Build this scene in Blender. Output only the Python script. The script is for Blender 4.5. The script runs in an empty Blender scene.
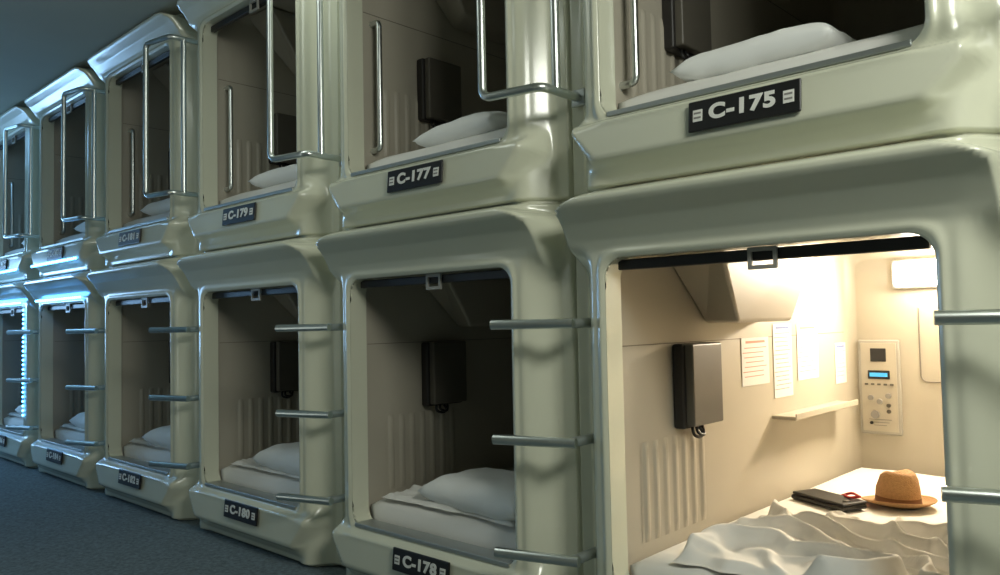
import bpy, bmesh, math, random
from mathutils import Vector, Matrix, noise
random.seed(4)
S = bpy.context.scene
COL = S.collection

# ------------------------------------------------------------ materials
def mat(name, col, rough=0.5, metal=0.0, spec=0.5, noise_scale=0, noise_amt=0.0, bump=0.0, bump_scale=60, emis=None, estr=0, coat=0):
    m = bpy.data.materials.new(name); m.use_nodes = True
    nt = m.node_tree; b = nt.nodes['Principled BSDF']
    b.inputs['Base Color'].default_value = (*col, 1)
    b.inputs['Roughness'].default_value = rough
    b.inputs['Metallic'].default_value = metal
    b.inputs['Specular IOR Level'].default_value = spec
    b.inputs['Coat Weight'].default_value = coat
    b.inputs['Coat Roughness'].default_value = 0.12
    tc = nt.nodes.new('ShaderNodeTexCoord')
    if noise_amt > 0:
        n = nt.nodes.new('ShaderNodeTexNoise'); n.inputs['Scale'].default_value = noise_scale
        n.inputs['Detail'].default_value = 6
        r = nt.nodes.new('ShaderNodeMapRange')
        r.inputs['To Min'].default_value = 1-noise_amt; r.inputs['To Max'].default_value = 1+noise_amt
        mx = nt.nodes.new('ShaderNodeVectorMath'); mx.operation = 'SCALE'
        mx.inputs[0].default_value = col
        nt.links.new(tc.outputs['Object'], n.inputs['Vector'])
        nt.links.new(n.outputs['Fac'], r.inputs['Value'])
        nt.links.new(r.outputs['Result'], mx.inputs['Scale'])
        nt.links.new(mx.outputs['Vector'], b.inputs['Base Color'])
    if bump > 0:
        n = nt.nodes.new('ShaderNodeTexNoise'); n.inputs['Scale'].default_value = bump_scale
        n.inputs['Detail'].default_value = 4
        bp = nt.nodes.new('ShaderNodeBump'); bp.inputs['Strength'].default_value = bump
        bp.inputs['Distance'].default_value = 0.01
        nt.links.new(tc.outputs['Object'], n.inputs['Vector'])
        nt.links.new(n.outputs['Fac'], bp.inputs['Height'])
        nt.links.new(bp.outputs['Normal'], b.inputs['Normal'])
    if emis:
        b.inputs['Emission Color'].default_value = (*emis, 1)
        b.inputs['Emission Strength'].default_value = estr
    return m

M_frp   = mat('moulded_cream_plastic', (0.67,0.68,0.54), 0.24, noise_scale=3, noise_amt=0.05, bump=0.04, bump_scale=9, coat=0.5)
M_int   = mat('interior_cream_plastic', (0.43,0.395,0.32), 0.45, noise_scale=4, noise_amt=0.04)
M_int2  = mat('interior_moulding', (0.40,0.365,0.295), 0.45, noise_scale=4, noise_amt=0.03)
M_steel = mat('brushed_steel', (0.68,0.72,0.70), 0.30, 1.0, noise_scale=40, noise_amt=0.06)
M_alu   = mat('aluminium_track', (0.45,0.48,0.47), 0.4, 0.8, noise_scale=30, noise_amt=0.05)
M_black = mat('black_plastic', (0.012,0.012,0.012), 0.4, noise_scale=20, noise_amt=0.1)
M_grey  = mat('device_grey', (0.11,0.10,0.08), 0.45, noise_scale=20, noise_amt=0.08)
M_tback = mat('device_back', (0.02,0.018,0.016), 0.5, noise_scale=20, noise_amt=0.1)
M_linen = mat('white_linen', (0.78,0.77,0.73), 0.85, noise_scale=12, noise_amt=0.03, bump=0.12, bump_scale=14)
M_pill  = mat('pillow_cotton', (0.90,0.91,0.89), 0.85, noise_scale=12, noise_amt=0.03, bump=0.15, bump_scale=18)
M_carpet= mat('carpet_blue_grey', (0.14,0.18,0.19), 0.95, noise_scale=70, noise_amt=0.8, bump=0.6, bump_scale=260)
M_ceil  = mat('ceiling_paint', (0.46,0.48,0.41), 0.9, noise_scale=3, noise_amt=0.06)
M_wall  = mat('wall_paint', (0.30,0.31,0.28), 0.9, noise_scale=3, noise_amt=0.06)
M_white = mat('sign_white', (0.80,0.80,0.74), 0.5, noise_scale=30, noise_amt=0.02)
M_paper = mat('paper', (0.66,0.65,0.62), 0.8, noise_scale=60, noise_amt=0.02)
M_ink   = mat('ink_grey', (0.25,0.24,0.22), 0.8, noise_scale=60, noise_amt=0.05)
M_inkr  = mat('ink_red', (0.50,0.25,0.18), 0.8, noise_scale=60, noise_amt=0.05)
M_inkb  = mat('ink_blue', (0.16,0.21,0.42), 0.8, noise_scale=60, noise_amt=0.05)
M_panel = mat('console_plate', (0.34,0.33,0.29), 0.4, noise_scale=20, noise_amt=0.03)
M_lcd   = mat('lcd_display', (0.02,0.2,0.4), 0.3, emis=(0.1,0.5,0.85), estr=0.9, noise_scale=10, noise_amt=0.02)
M_lamp  = mat('lamp_diffuser', (0.9,0.85,0.75), 0.5, emis=(1.0,0.94,0.86), estr=30, noise_scale=10, noise_amt=0.01)
M_bluel = mat('blue_white_glow', (0.5,0.6,0.7), 0.4, emis=(0.33,0.62,1.0), estr=16, noise_scale=10, noise_amt=0.02)
M_accent   = mat('blue_accent', (0.2,0.5,0.9), 0.4, emis=(0.08,0.38,1.0), estr=16, noise_scale=10, noise_amt=0.02)
M_straw = mat('hat_straw', (0.46,0.26,0.11), 0.8, noise_scale=90, noise_amt=0.25, bump=0.5, bump_scale=220)
M_band  = mat('hat_band', (0.20,0.085,0.03), 0.7, noise_scale=60, noise_amt=0.1)
M_red   = mat('red_cord', (0.45,0.02,0.02), 0.6, noise_scale=60, noise_amt=0.1)
M_groove= mat('joint_gasket', (0.20,0.18,0.15), 0.8, noise_scale=20, noise_amt=0.05)  # dark tone for panel joints and outlines

# ------------------------------------------------------------ helpers
def link(o, parent=None):
    COL.objects.link(o)
    if parent: o.parent = parent
    return o
def empty(name, loc):
    e = bpy.data.objects.new(name, None); e.empty_display_size = 0.1
    e.location = loc; COL.objects.link(e); return e
CACHE = {}
def finish_mesh(name, verts, faces, m, smooth=True, mats=None, fm=None):
    me = bpy.data.meshes.new(name); me.from_pydata(verts, [], faces)
    for mm in (mats or [m]): me.materials.append(mm)
    if fm:
        for p,i in zip(me.polygons, fm): p.material_index = i
    for p in me.polygons: p.use_smooth = smooth
    me.update(); return me
def rbox_mesh(name, size, bev, m, seg=3, taper=None):
    key = ('rbox', tuple(size), bev, m.name, taper)
    if key in CACHE: return CACHE[key]
    bm = bmesh.new(); bmesh.ops.create_cube(bm, size=1)
    for v in bm.verts:
        v.co = Vector((v.co.x*size[0], v.co.y*size[1], v.co.z*size[2]))
        if taper and v.co.z < 0: v.co.x *= taper[0]; v.co.y *= taper[1]
    if bev > 0:
        bmesh.ops.bevel(bm, geom=bm.edges[:], offset=bev, segments=seg, profile=0.5, affect='EDGES')
    me = bpy.data.meshes.new(name); bm.to_mesh(me); bm.free(); me.materials.append(m)
    for p in me.polygons: p.use_smooth = False
    CACHE[key] = me; return me
def rbox(name, loc, size, bev, m, parent=None, rot=(0,0,0), taper=None):
    o = bpy.data.objects.new(name, rbox_mesh(name, size, bev, m, taper=taper))
    o.location = loc; o.rotation_euler = rot
    return link(o, parent)
def tube_mesh(name, paths, r, m, res=8, rr0=0.03):
    cu = bpy.data.curves.new(name, 'CURVE'); cu.dimensions = '3D'
    cu.bevel_depth = r; cu.bevel_resolution = 3; cu.use_fill_caps = True
    for pts in paths:
        out = []
        for i,p in enumerate(pts):
            p = Vector(p)
            if 0 < i < len(pts)-1:
                a = Vector(pts[i-1]); b = Vector(pts[i+1])
                rr = min(rr0, (a-p).length*0.45, (b-p).length*0.45)
                p0 = p+(a-p).normalized()*rr; p1 = p+(b-p).normalized()*rr
                for k in range(res+1):
                    t = k/res; out.append(p0*(1-t)**2 + p*2*t*(1-t) + p1*t*t)
            else: out.append(p)
        sp = cu.splines.new('POLY'); sp.points.add(len(out)-1)
        for q,p in zip(sp.points, out): q.co = (*p, 1)
    o = bpy.data.objects.new(name+'_tmp', cu); COL.objects.link(o)
    dg = bpy.context.evaluated_depsgraph_get(); dg.update()
    me = bpy.data.meshes.new_from_object(o.evaluated_get(dg))
    bpy.data.objects.remove(o); bpy.data.curves.remove(cu)
    me.name = name; me.materials.clear(); me.materials.append(m)
    for p in me.polygons: p.use_smooth = True
    return me
def place(name, me, parent=None, loc=(0,0,0), rot=(0,0,0), scale=(1,1,1)):
    o = bpy.data.objects.new(name, me); o.location = loc; o.rotation_euler = rot; o.scale = scale
    return link(o, parent)
def text_mesh(s, size, m, off=0.0):
    key = ('txt', s, size, m.name)
    if key in CACHE: return CACHE[key]
    cu = bpy.data.curves.new('t', 'FONT'); cu.body = s; cu.size = size
    cu.align_x = 'CENTER'; cu.align_y = 'CENTER'; cu.extrude = 0.0008; cu.offset = off; cu.space_character = 1.12
    o = bpy.data.objects.new('t_tmp', cu); COL.objects.link(o)
    dg = bpy.context.evaluated_depsgraph_get(); dg.update()
    me = bpy.data.meshes.new_from_object(o.evaluated_get(dg))
    bpy.data.objects.remove(o); bpy.data.curves.remove(cu)
    me.materials.clear(); me.materials.append(m); CACHE[key] = me
    return me
def ss(a, b, t):
    t = max(0., min(1., (t-a)/(b-a))); return t*t*(3-2*t)
def pw(pts, t):
    if t <= pts[0][0]: return pts[0][1]
    for (a,va),(b,vb) in zip(pts, pts[1:]):
        if t <= b:
            k = (t-a)/(b-a); return va+(vb-va)*k
    return pts[-1][1]

# ------------------------------------------------------------ layout
PITCH = 1.14; C0 = -0.84
HW, HH, RC = 0.400, 0.443, 0.055
CHW = PITCH/2
ZL, ZU = 0.659, 1.922
TP = ZU-ZL
CEIL = 2.51

def front_mesh(name, top, bottom):
    K = 60; rings = 44
    def inner(side, t):
        hw,hh = (HW,HH) if side%2==0 else (HH,HW)
        a = 0.12
        if t < a:
            ang = math.pi/4*(1-t/a); x = -hw+RC-RC*math.sin(ang); y = hh-RC+RC*math.cos(ang)
        elif t > 1-a:
            ang = math.pi/4*((t-(1-a))/a); x = hw-RC+RC*math.sin(ang); y = hh-RC+RC*math.cos(ang)
        else:
            x = -hw+RC+(2*hw-2*RC)*(t-a)/(1-2*a); y = hh
        for _ in range(side): x,y = y,-x
        return x,y
    def outer(side, t):
        if side==0: x,y = -CHW+2*CHW*t, top
        elif side==1: x,y = CHW, top-(top+bottom)*t
        elif side==2: x,y = CHW-2*CHW*t, -bottom
        else: x,y = -CHW, -bottom+(top+bottom)*t
        return x,y
    tk = (top-HH)/0.192; bk = (bottom-HH)/0.192
    hoodP = [(0,0),(0.02,0.0),(0.05,0.010),(0.10,0.040),(0.138,0.078),(0.150,0.085),(0.162,0.084),(0.172,0.068),(0.181,0.022),(0.192,0.0)]
    sillP = [(0,0),(0.008,0.004),(0.020,0.034),(0.028,0.038),(0.112,0.046),(0.122,0.043),(0.140,0.016),(0.165,-0.006),(0.180,-0.010),(0.192,-0.012)]
    def h(x,z):
        ax = abs(x)
        base = -0.085*ss(0.035,0.125,ax-HW)
        if z > HH-0.06:
            zt = (z-HH)/tk
            w = pw([(-0.06,0.50),(0,0.525),(0.04,0.535),(0.135,0.530),(0.150,0.505),(0.172,0.43),(0.20,0.40)], zt)
            mk = 1-ss(w-0.022,w+0.010,ax)
            f = ss(-0.05,0.04,zt)
            base = base*(1-mk*f) + pw(hoodP,zt)*mk*f
        if z < -HH+0.03:
            zb = (-HH-z)/bk
            w = pw([(0,0.50),(0.04,0.50),(0.11,0.44),(0.20,0.40)], zb)
            mk = 1-ss(w-0.035,w+0.010,ax)
            f = ss(-0.03,0.01,zb)
            base = base*(1-mk*f) + pw(sillP,zb)*mk*f
        e = min(CHW-ax, top-z, z+bottom)
        base -= 0.022*(1-ss(0.003,0.009,e))
        return base
    verts=[]; faces=[]
    N=4*K
    fr = [j/rings for j in range(rings+1)]
    fr = sorted(set([0,0.004,0.03]+fr[1:]+[0.985,0.992]))
    loops=[]
    for yy in (0.075,0.04,0.012,0.003):
        L=[]
        for s in range(4):
            for k in range(K):
                x,z = inner(s,k/K)
                L.append((x,yy,z))
        loops.append(L)
    for f in fr:
        L=[]
        for s in range(4):
            for k in range(K):
                xi,zi = inner(s,k/K); xo,zo = outer(s,k/K)
                x = xi+(xo-xi)*f; z = zi+(zo-zi)*f
                hh = h(x,z)
                d = f*0.16
                hh += 0.007*math.exp(-((d-0.012)/0.008)**2)
                if f==0: hh -= 0.004
                L.append((x,-hh,z))
        loops.append(L)
    for L in loops: verts += L
    for j in range(len(loops)-1):
        for i in range(N):
            a=j*N+i; b=j*N+(i+1)%N; c=(j+1)*N+(i+1)%N; d=(j+1)*N+i
            faces.append((a,b,c,d))
    return finish_mesh(name, verts, faces, M_frp)
ME_LOW = front_mesh('fascia_lower', TP/2, ZL-0.004)
ME_UP  = front_mesh('fascia_upper', CEIL-ZU-0.003, TP/2)

IX0, IX1, IZ0, IZ1, IY0, IY1 = -0.415, 0.44, -0.447, 0.55, 0.07, 1.80
def shell_mesh():
    verts=[]; faces=[]
    r=0.05
    pts=[]
    for cx,cz,a0 in ((IX1-r,IZ1-r,90),(IX1-r,IZ0+r,0),(IX0+r,IZ0+r,-90),(IX0+r,IZ1-r,-180)):
        for k in range(7):
            a=math.radians(a0-15*k); pts.append((cx+r*math.cos(a), cz+r*math.sin(a)))
    n=len(pts)
    ys=[IY0, 0.3,0.6,0.9,1.2,1.5,IY1-0.04, IY1-0.012, IY1]
    for i,y in enumerate(ys):
        ins = 0 if i<7 else (0.012 if i==7 else 0.04)
        for x,z in pts:
            cx=(IX0+IX1)/2; cz=(IZ0+IZ1)/2
            verts.append((cx+(x-cx)*(1-ins/0.43), y, cz+(z-cz)*(1-ins/0.5)))
    for j in range(len(ys)-1):
        for i in range(n):
            faces.append((j*n+i, j*n+(i+1)%n, (j+1)*n+(i+1)%n, (j+1)*n+i))
    faces.append([ (len(ys)-1)*n+i for i in range(n)])
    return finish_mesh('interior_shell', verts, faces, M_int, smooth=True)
ME_SHELL = shell_mesh()
for p in ME_SHELL.polygons:
    if len(p.vertices)>4: p.use_smooth=False

def rib_mesh():
    verts=[];faces=[]
    n=7*12; y0,y1=0.17,0.54; z0,z1=-0.35,-0.07
    zz=[z0,z0+0.012,z0+0.03,z1-0.03,z1-0.012,z1]; zf=[0,0.5,1,1,0.5,0]
    for i in range(n+1):
        y=y0+(y1-y0)*i/n
        a=0.5-0.5*math.cos(2*math.pi*7*i/n)
        a=ss(0.45,0.9,a)
        for z,f in zip(zz,zf):
            verts.append((IX0+0.001+0.006*a*f, y, z))
    m=len(zz)
    for i in range(n):
        for j in range(m-1):
            faces.append((i*m+j,(i+1)*m+j,(i+1)*m+j+1,i*m+j+1))
    return finish_mesh('wall_ribs', verts, faces, M_int)
ME_RIB = rib_mesh()

def tv_mesh():
    b=[(IX0+0.002,0.56,0.262),(-0.26,0.48,0.262),(-0.29,0.93,0.262),(IX0+0.002,0.95,0.262)]
    t=[(IX0+0.002,0.24,0.545),(-0.20,0.24,0.545),(-0.24,1.08,0.545),(IX0+0.002,1.08,0.545)]
    bm=bmesh.new(); vb=[bm.verts.new(p) for p in b]; vt=[bm.verts.new(p) for p in t]
    bm.faces.new(vb[::-1]); bm.faces.new(vt)
    for i in range(4): bm.faces.new((vb[i],vb[(i+1)%4],vt[(i+1)%4],vt[i]))
    bmesh.ops.bevel(bm, geom=bm.edges[:], offset=0.012, segments=3, profile=0.5, affect='EDGES')
    bmesh.ops.recalc_face_normals(bm, faces=bm.faces)
    me=bpy.data.meshes.new('tv_housing'); bm.to_mesh(me); bm.free(); me.materials.append(M_int2); return me
ME_TV = tv_mesh()
ME_CABLE = tube_mesh('device_cable', [[(0,-0.02,-0.11),(0.01,-0.03,-0.14),(0.015,0.0,-0.150),(0.01,0.03,-0.14),(0.0,0.02,-0.12)],[(0,0.0,-0.11),(0.02,-0.02,-0.135),(0.02,0.02,-0.145),(0.0,0.04,-0.12)]], 0.005, M_black)
ME_HANDLE = tube_mesh('grab_handle', [[(0,0,0),(0.05,0,0),(0.05,0,0.49),(0,0,0.49)]], 0.011, M_steel)
def pull_mesh():
    bm=bmesh.new()
    for c,s in (((0,0,-0.004),(0.07,0.008,0.010)),((0,0,-0.046),(0.07,0.008,0.010)),((-0.031,0,-0.025),(0.009,0.008,0.05)),((0.031,0,-0.025),(0.009,0.008,0.05))):
        r=bmesh.ops.create_cube(bm,size=1)
        for v in r['verts']: v.co=Vector((v.co.x*s[0]+c[0],v.co.y*s[1]+c[1],v.co.z*s[2]+c[2]))
    me=bpy.data.meshes.new('blind_pull'); bm.to_mesh(me); bm.free(); me.materials.append(M_panel); return me
ME_PULL = pull_mesh()

# ---- bedding meshes
def mattress_mesh(seed, rumple):
    nx,ny=30,60; x0,x1=-0.40,0.42; y0,y1=0.085,1.76; zt=0.09
    verts=[];faces=[]
    for j in range(ny+1):
        for i in range(nx+1):
            x=x0+(x1-x0)*i/nx; y=y0+(y1-y0)*j/ny
            e=min(x-x0,x1-x,y-y0,y1-y); z=zt-0.03*(1-ss(0,0.05,e))
            v=Vector((x*5+seed,y*5,seed)); z+=rumple*(noise.noise(v)+0.5*noise.noise(v*2.3))*ss(0,0.06,e)
            verts.append((x,y,z))
    for j in range(ny):
        for i in range(nx):
            a=j*(nx+1)+i; faces.append((a,a+1,a+nx+2,a+nx+1))
    per=[i for i in range(nx+1)]+[j*(nx+1)+nx for j in range(1,ny+1)]+[ny*(nx+1)+i for i in range(nx-1,-1,-1)]+[j*(nx+1) for j in range(ny-1,0,-1)]
    b=len(verts)
    for p in per: x,y,z=verts[p]; verts.append((x,y,0.0))
    L=len(per)
    for k in range(L):
        faces.append((per[(k+1)%L],per[k],b+k,b+(k+1)%L))
    return finish_mesh('mattress', verts, faces, M_linen)
MM=[mattress_mesh(s,0.004) for s in (1,5)]
def pillow_mesh(w,d,h,seed):
    verts=[];faces=[]
    nx,ny=36,24
    for s in (1,-1):
        for j in range(ny+1):
            for i in range(nx+1):
                u=-1+2*i/nx; v=-1+2*j/ny
                x=u*w/2*(1-0.05*(1-v*v)*abs(u)**3); y=v*d/2*(1-0.05*(1-abs(u)**4)*abs(v)**3)
                prof=max(0,(1-abs(u)**4.6)*(1-abs(v)**3.4))**0.5
                z=h/2*prof*(1 if s>0 else 0.8)
                nv=Vector((x*9+seed,y*9,seed*s))
                z+=0.006*noise.noise(nv)*min(1,prof*2)+0.004*noise.noise(nv*2.5)*min(1,prof*2)
                verts.append((x,y,s*z if s>0 else -z))
    n=(nx+1)*(ny+1)
    for s in (0,1):
        for j in range(ny):
            for i in range(nx):
                a=s*n+j*(nx+1)+i; q=(a,a+1,a+nx+2,a+nx+1)
                faces.append(q if s==0 else q[::-1])
    me=finish_mesh('pillow',verts,faces,M_pill)
    b2=bmesh.new(); b2.from_mesh(me); bmesh.ops.remove_doubles(b2,verts=b2.verts,dist=0.0006); b2.to_mesh(me); b2.free()
    return me
PM=[pillow_mesh(0.50,0.32,0.135,s) for s in (3,8,13)]
PU=[pillow_mesh(0.43,0.28,0.110,s) for s in (3,8,13)]
def sheet_mesh(seed, w, d, hmax, amp, k1=1.0):
    nx,ny=150,130; verts=[];faces=[]
    for j in range(ny+1):
        for i in range(nx+1):
            u=-1+2*i/nx; v=-1+2*j/ny
            wx=0.10*noise.noise(Vector((v*1.6,seed,1)))+0.03*noise.noise(Vector((v*6,seed,3))); wy=0.14*noise.noise(Vector((u*1.6,seed,5)))+0.04*noise.noise(Vector((u*6,seed,8)))
            x=u*w/2+wx*w/2; y=v*d/2+wy*d/2
            e=min(1-abs(u),1-abs(v)); m=ss(0,0.12,e)
            wp=Vector((u*0.9+seed,v*0.9,seed*0.3))
            w1=noise.noise(wp); w2=noise.noise(wp+Vector((5,3,1))); w3=noise.noise(wp*2.1+Vector((2,9,4)))
            ph=((u*0.55+v*1.0)*5.0+w1*7.5+w3*2.0)*k1
            a1=(0.5+0.5*math.sin(ph))**3.0*(0.55+1.2*abs(w2))
            ph2=((u*1.1-v*0.5)*6.0+w2*9.0+w3*2.5+1.0)*k1
            a2=(0.5+0.5*math.sin(ph2))**3.5*(0.45+0.9*max(0,w1))
            ph3=((u*0.3+v*1.4)*12+w1*12+w3*5)*k1
            a3=(0.5+0.5*math.sin(ph3))**2.5*(0.35+0.8*max(0,-w2))
            puff=0.6+0.7*noise.noise(Vector((u*1.3,v*1.3,seed+9)))
            z=m*(hmax*puff+amp*(0.50*a1+0.42*a2+0.28*a3))+0.004
            verts.append((x,y,z))
    for j in range(ny):
        for i in range(nx):
            a=j*(nx+1)+i; faces.append((a,a+1,a+nx+2,a+nx+1))
    return finish_mesh('sheet', verts, faces, M_linen)
SH=[sheet_mesh(2,0.66,0.40,0.018,0.026,1.3), sheet_mesh(6,0.66,0.40,0.018,0.026,1.3)]

def capsule(n, upper):
    cx = C0-PITCH*n; cz = ZU if upper else ZL
    root = empty('sleeping_capsule', (cx,0,cz))
    place('moulded_front', ME_UP if upper else ME_LOW, root)
    place('interior_shell', ME_SHELL, root)
    place('wall_ribs', ME_RIB, root)
    place('tv_housing', ME_TV, root)
    rbox('panel_joint', (IX0+0.0005,0.92,0.205), (0.002,1.66,0.0025), 0, M_groove, root)
    rbox('blind_bar', (0,0.045,HH-0.018), (0.76,0.022,0.028), 0.004, M_black, root)
    rbox('blind_roll', (0,0.10,HH+0.055), (0.80,0.05,0.06), 0.02, M_black, root)
    place('blind_pull', ME_PULL, root, loc=(0.03,0.028,HH-0.002))
    rbox('sill_track', (0,0.03,-HH+0.006), (0.75,0.075,0.014), 0.003, M_alu, root)
    zb = -0.04 if upper else 0.080
    rbox('tuner_box', (IX0+0.034,0.455,zb), (0.06,0.18,0.245), 0.006, M_grey, root)
    rbox('tuner_back', (IX0+0.020,0.448,zb-0.004), (0.038,0.195,0.252), 0.008, M_tback, root)
    place('device_cable', ME_CABLE, root, loc=(IX0+0.035,0.42,zb-0.01))
    if upper:
        place('grab_handle', ME_HANDLE, root, loc=(IX0,0.125,-0.325))
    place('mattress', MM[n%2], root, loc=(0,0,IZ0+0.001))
    if not upper and n!=0:
        place('bed_sheet', SH[n%2], root, loc=(-0.02,0.30,IZ0+0.089))
    if not upper and n==0:
        place('crumpled_duvet', sheet_mesh(11,0.68,0.60,0.028,0.075,1.7), root, loc=(0.050,0.41,IZ0+0.085))
    return root

N0,N1 = -1,8
for n in range(N0,N1):
    capsule(n, False); capsule(n, True)
for n in range(N0,N1):
    cx=C0-PITCH*n
    for up in (False,True):
        zc0 = (ZU if up else ZL)+IZ0+0.001
        if (not up) and n==0: continue
        dx = {True:{0:-0.035,1:0.04,2:0.05,3:0.0}, False:{1:0.10,2:0.12,3:0.12}}[up].get(n,0.08)
        place('pillow', (PU if up else PM)[(n+up)%3], None, loc=(cx+dx,0.25 if up else 0.245,zc0+0.09+(0.030 if up else 0.046)), rot=(0,0,random.uniform(-0.1,0.1)))

# ------------------------------------------------------------ signs
def sign(n, upper, s):
    cx = C0-PITCH*n; cz = (ZU-HH-0.064) if upper else (ZL-HH-0.052)
    r = empty('capsule_number_sign', (cx+0.030,-0.0500,cz))
    r.rotation_euler=(math.radians(-5),0,0)
    rbox('plate', (0,0,0), (0.272,0.008,0.074), 0.0035, M_black, r)
    place('number', text_mesh(s, 0.048, M_white, 0.0021), r, loc=(0,-0.0052,0.001), rot=(math.pi/2,0,0), scale=(1.22,1,1))
    for sx in (-1,1):
        rbox('icon', (sx*0.110,-0.0048,0), (0.024,0.002,0.028), 0, M_white, r)
        rbox('icon_bar', (sx*0.110,-0.0062,0.006), (0.018,0.001,0.004), 0, M_ink, r)
        rbox('icon_bar', (sx*0.110,-0.0062,-0.005), (0.018,0.001,0.004), 0, M_ink, r)
for n in range(N0,N1):
    sign(n, True, 'C-%d' % (175+2*n)); sign(n, False, 'C-%d' % (176+2*n))

# ------------------------------------------------------------ rungs and rails
ME_RUNG = tube_mesh('rung_bar', [[(0.085,-0.030,0),(-0.150,-0.105,0)]], 0.0145, M_steel)
ME_RBR  = tube_mesh('rung_bracket', [[(0.066,-0.026,0),(0.066,0.09,0)]], 0.014, M_alu)
ME_RAIL = tube_mesh('rail_tube', [
    [(0.045,0.09,0),(0.045,-0.095,0),(-0.145,-0.13,0),(-0.145,-0.13,0.744),(0.045,-0.095,0.744),(0.045,0.09,0.744)],
    [(0.045,-0.03,0.0),(0.045,-0.03,0.744)]], 0.0125, M_steel)
for n in range(N0,N1):
    bx = C0-PITCH*n+CHW
    r = empty('step_rungs', (bx,0,0))
    for z in (0.930,0.607,0.292):
        place('rung', ME_RUNG, r, loc=(0,0,z)); place('bracket', ME_RBR, r, loc=(0,0,z))
    r2 = empty('hand_rail', (bx,0,1.576))
    place('rail', ME_RAIL, r2)
    for z in (0,0.744):
        rbox('flange', (0.045,0.072,z), (0.05,0.012,0.05), 0.005, M_alu, r2)

# ------------------------------------------------------------ glowing blue beads added as accents on the far capsules
def accent_beads():
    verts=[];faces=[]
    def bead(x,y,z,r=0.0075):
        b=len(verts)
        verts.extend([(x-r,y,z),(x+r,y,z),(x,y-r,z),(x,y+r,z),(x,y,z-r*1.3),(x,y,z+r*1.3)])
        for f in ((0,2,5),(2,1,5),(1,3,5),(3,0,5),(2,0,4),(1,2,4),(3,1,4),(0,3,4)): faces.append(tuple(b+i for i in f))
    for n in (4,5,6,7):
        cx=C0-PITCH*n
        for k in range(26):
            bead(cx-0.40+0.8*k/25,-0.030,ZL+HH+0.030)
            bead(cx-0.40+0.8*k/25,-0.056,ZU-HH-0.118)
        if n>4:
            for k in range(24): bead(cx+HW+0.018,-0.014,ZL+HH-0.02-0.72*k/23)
    return finish_mesh('blue_accent_beads',verts,faces,M_accent,smooth=False)
place('blue_accent_beads', accent_beads())

# ------------------------------------------------------------ fedora
zc=ZL+IZ0+0.001
def hat():
    root=empty('fedora_hat',(-0.860,1.09,zc+0.092))
    A=64; verts=[];faces=[];fm=[]
    prof=[(0.150,0.012,0),(0.146,0.010,0),(0.125,0.006,0),(0.098,0.008,0),(0.090,0.014,1),(0.088,0.030,1),(0.087,0.034,0),(0.084,0.060,0),(0.078,0.090,0),(0.070,0.108,0),(0.058,0.116,0),(0.040,0.112,0),(0.020,0.104,0),(0.002,0.102,0)]
    for k,(r,z,m) in enumerate(prof):
        for i in range(A):
            a=2*math.pi*i/A; c,s=math.cos(a),math.sin(a)
            x=r*1.0*c; y=r*0.86*s
            zz=z
            if k<3: zz+= (0.018*max(0,-c)+0.012*abs(s)**2)*(r-0.09)/0.06 - 0.006*max(0,c)
            if k>=8:
                zz+= -0.016*max(0,c)*1 + 0.004*abs(s)
                y*= 1-0.22*max(0,c)**2 if r>0.03 else 1
            verts.append((x,y,max(zz,0.002)))
    for k in range(len(prof)-1):
        for i in range(A):
            faces.append((k*A+i,k*A+(i+1)%A,(k+1)*A+(i+1)%A,(k+1)*A+i)); fm.append(1 if prof[k][2]==1 else 0)
    faces.append([(len(prof)-1)*A+i for i in range(A)]); fm.append(0)
    me=finish_mesh('hat_body',verts,faces,None,mats=[M_straw,M_band],fm=fm)
    o=place('hat_body',me,root)
    md=o.modifiers.new('s','SOLIDIFY'); md.thickness=0.003; md.offset=1
    root.rotation_euler=(0,0,math.radians(150)); root.scale=(0.82,0.82,0.95)
hat()
w=empty('wallet',(-1.045,0.97,zc+0.093))
w.rotation_euler=(0,0,math.radians(-24)); w.scale=(1.15,1.15,1.1)
rbox('case_lower',(0,0,0.008),(0.20,0.095,0.014),0.006,M_black,w)
rbox('case_flap',(0.002,0.001,0.020),(0.196,0.09,0.009),0.004,M_black,w)
rbox('clasp',(0.08,-0.01,0.026),(0.014,0.02,0.004),0.0015,M_grey,w)
place('strap',tube_mesh('strap',[[(0.0,0.05,0.018),(0.03,0.062,0.034),(0.07,0.05,0.03),(0.09,0.03,0.036),(0.06,0.02,0.028),(0.03,0.035,0.028)]],0.004,M_red),w)

# ------------------------------------------------------------ lit capsule fittings
LX = C0+IX0
def paper(y0,y1,z0,z1,lines,ink,hdr=None):
    r=empty('notice_paper',(LX+0.0022,(y0+y1)/2,(z0+z1)/2))
    rbox('sheet',(0,0,0),(0.0012,y1-y0,z1-z0),0,M_paper,r)
    H=z1-z0; W=y1-y0
    if hdr: rbox('header',(0.0009,0,H/2-0.015),(0.0006,W*0.7,0.008),0,hdr,r)
    for k in range(lines):
        z=H/2-0.035-(H-0.05)*k/lines
        rbox('text_line',(0.0009,-W*0.03*((k*7)%4),z),(0.0006,W*(0.8-0.05*((k*5)%4)),0.0028),0,ink,r)
paper(0.80,1.01,0.70,0.865,7,M_inkr,M_inkr)
paper(1.05,1.21,0.64,0.91,14,M_ink,M_inkb)
paper(1.26,1.46,0.69,0.905,9,M_ink,M_inkr)
paper(1.64,1.76,0.65,0.82,7,M_inkb,M_inkb)
sh=empty('wall_shelf',(LX,1.33,0.575))
rbox('shelf_board',(0.045,0,0),(0.09,0.62,0.014),0.005,M_int,sh)
rbox('shelf_lip',(0.088,0,0.006),(0.006,0.61,0.022),0.0025,M_int,sh)
BY=IY1
cp=empty('control_console',(-1.128,BY-0.002,0.632))
rbox('plate',(0,-0.006,0),(0.165,0.016,0.395),0.006,M_panel,cp)
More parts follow.
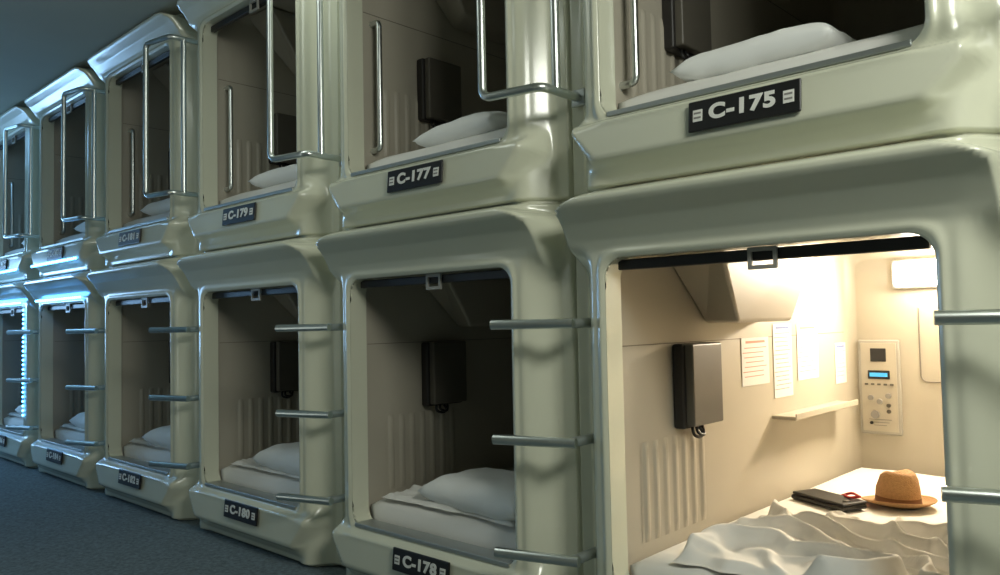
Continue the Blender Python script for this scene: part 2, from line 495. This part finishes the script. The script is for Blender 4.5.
rbox('inset',(0,-0.0145,0.0),(0.140,0.003,0.37),0.001,M_int,cp)
rbox('speaker_window',(0.0,-0.017,0.135),(0.062,0.006,0.055),0.002,M_black,cp)
rbox('lcd_bezel',(0.0,-0.017,0.052),(0.086,0.006,0.036),0.002,M_black,cp)
rbox('lcd',(0.0,-0.0205,0.052),(0.07,0.002,0.016),0,M_lcd,cp)
for i in range(5):
    rbox('key',(-0.05+0.025*i,-0.018,0.012),(0.014,0.004,0.008),0.001,M_grey,cp)
def disc(name,x,z,r,m,parent,d=0.008):
    bm=bmesh.new(); bmesh.ops.create_cone(bm,cap_ends=True,segments=28,radius1=r,radius2=r*0.9,depth=d)
    me=bpy.data.meshes.new(name); bm.to_mesh(me); bm.free(); me.materials.append(m)
    place(name,me,parent,loc=(x,-0.018,z),rot=(math.pi/2,0,0))
for x,z in ((-0.035,-0.045),(0.0,-0.06),(0.035,-0.035)): disc('knob',x,z,0.012,M_ink,cp,0.012)
for x,z in ((0.035,-0.075),(0.035,-0.10)): disc('button',x,z,0.009,M_grey,cp)
disc('dial',-0.02,-0.115,0.018,M_ink,cp,0.012); disc('jack',-0.035,-0.15,0.007,M_black,cp)
for i in range(3): rbox('caption',(0.0,-0.0165,-0.135-0.012*i),(0.09-0.02*i,0.001,0.003),0,M_ink,cp)
place('access_panel',tube_mesh('access_panel',[[(-0.97,BY-0.002,0.96),(-0.97,BY-0.002,0.66),(-0.52,BY-0.002,0.66),(-0.52,BY-0.002,0.96)]],0.0025,M_groove),None)
lp=empty('reading_lamp',(-0.95,BY-0.01,1.10))
rbox('housing',(0,-0.01,0),(0.22,0.03,0.12),0.01,M_panel,lp)
rbox('diffuser',(0,-0.035,0),(0.19,0.03,0.10),0.012,M_lamp,lp)

# ------------------------------------------------------------ room
def slab(name, x0,x1,y0,y1,z0,z1,m):
    return rbox(name,((x0+x1)/2,(y0+y1)/2,(z0+z1)/2),(x1-x0,y1-y0,z1-z0),0,m)
XA = C0-PITCH*(N1-1)-CHW; XB = C0+PITCH+CHW
slab('floor',XA,XB+0.6,-2.6,2.0,-0.1,0.0,M_carpet)
slab('ceiling',XA,XB+0.6,-2.6,2.0,CEIL,CEIL+0.1,M_ceil)
slab('wall_back',XA,XB+0.6,1.9,2.0,0,CEIL,M_wall)
slab('wall_front',XA,XB+0.6,-2.7,-2.6,0,CEIL,M_wall)
slab('wall_left',XA-0.1,XA,-2.6,2.0,0,CEIL,M_wall)
slab('wall_right',XB+0.6,XB+0.7,-2.6,2.0,0,CEIL,M_wall)
slab('wall_return',XB,XB+0.6,0.1,0.2,0,CEIL,M_wall)
glow_box=empty('unseen_glow_box',(XA+0.36,-1.15,0.005))  # unseen box shaped like a vending machine, added as a bluish light source
rbox('cabinet',(0,0,0.92),(0.68,1.0,1.83),0.02,M_wall,glow_box)
rbox('lit_front',(0.345,0,1.20),(0.02,0.86,1.1),0.005,M_bluel,glow_box)
for i in range(3): rbox('shelf_rail',(0.358,0,0.9+0.3*i),(0.01,0.86,0.03),0.003,M_grey,glow_box)
rbox('slot',(0.342,0,0.35),(0.02,0.6,0.2),0.004,M_black,glow_box)

# ------------------------------------------------------------ lights
def area(name,loc,target,size,e,col,sy=None):
    l=bpy.data.lights.new(name,'AREA'); l.energy=e; l.color=col; l.size=size
    if sy: l.shape='RECTANGLE'; l.size_y=sy
    o=bpy.data.objects.new(name,l); o.location=loc
    d=Vector(target)-Vector(loc); o.rotation_euler=d.to_track_quat('-Z','Y').to_euler(); COL.objects.link(o); return o
area('corridor_light',(0.75,-0.95,2.44),(-1.4,0,1.0),0.85,58,(0.98,1.0,0.90))
area('corridor_light_far',(-6.6,-0.7,2.48),(-6.4,-0.2,0.5),0.4,12,(0.28,0.60,1.0),1.2)
area('corridor_light_mid',(-2.6,-0.75,2.48),(-2.6,-0.75,0),0.3,7,(0.92,1.0,0.92),2.2)
area('ceiling_fill',(-3.0,-2.4,1.9),(-3.2,-1.6,2.5),0.3,5,(0.92,1.0,0.93),4.0)  # unseen fill light added to brighten the ceiling
area('reading_lamp_light',(-0.86,1.735,1.10),(-0.90,0.0,0.55),0.18,23,(1.0,0.83,0.60),0.10)
pl=bpy.data.lights.new('reading_lamp_glow','POINT'); pl.energy=9; pl.color=(1.0,0.86,0.66); pl.shadow_soft_size=0.04
po=bpy.data.objects.new('reading_lamp_glow',pl); po.location=(-0.84,1.655,1.09); COL.objects.link(po)

W=bpy.data.worlds.new('World'); S.world=W; W.use_nodes=True
W.node_tree.nodes['Background'].inputs[0].default_value=(0.02,0.025,0.025,1)

# ------------------------------------------------------------ camera
cam=bpy.data.cameras.new('Camera'); cam.lens=28.44; cam.sensor_width=36; cam.clip_start=0.02
co=bpy.data.objects.new('Camera',cam); COL.objects.link(co); S.camera=co
p=math.radians(2.44); a=0.02
v=Vector((-0.6851,0.7285,0)).normalized(); d=Vector((v.x*math.cos(p),v.y*math.cos(p),math.sin(p)))
r0=Vector((v.y,-v.x,0)); u0=r0.cross(d)
r=r0*math.cos(a)-u0*math.sin(a); u=u0*math.cos(a)+r0*math.sin(a)
Mx=Matrix((r,u,-d)).transposed().to_4x4(); Mx.translation=Vector((0,-1.726,0.94))
co.matrix_world=Mx
S.view_settings.view_transform='Standard'
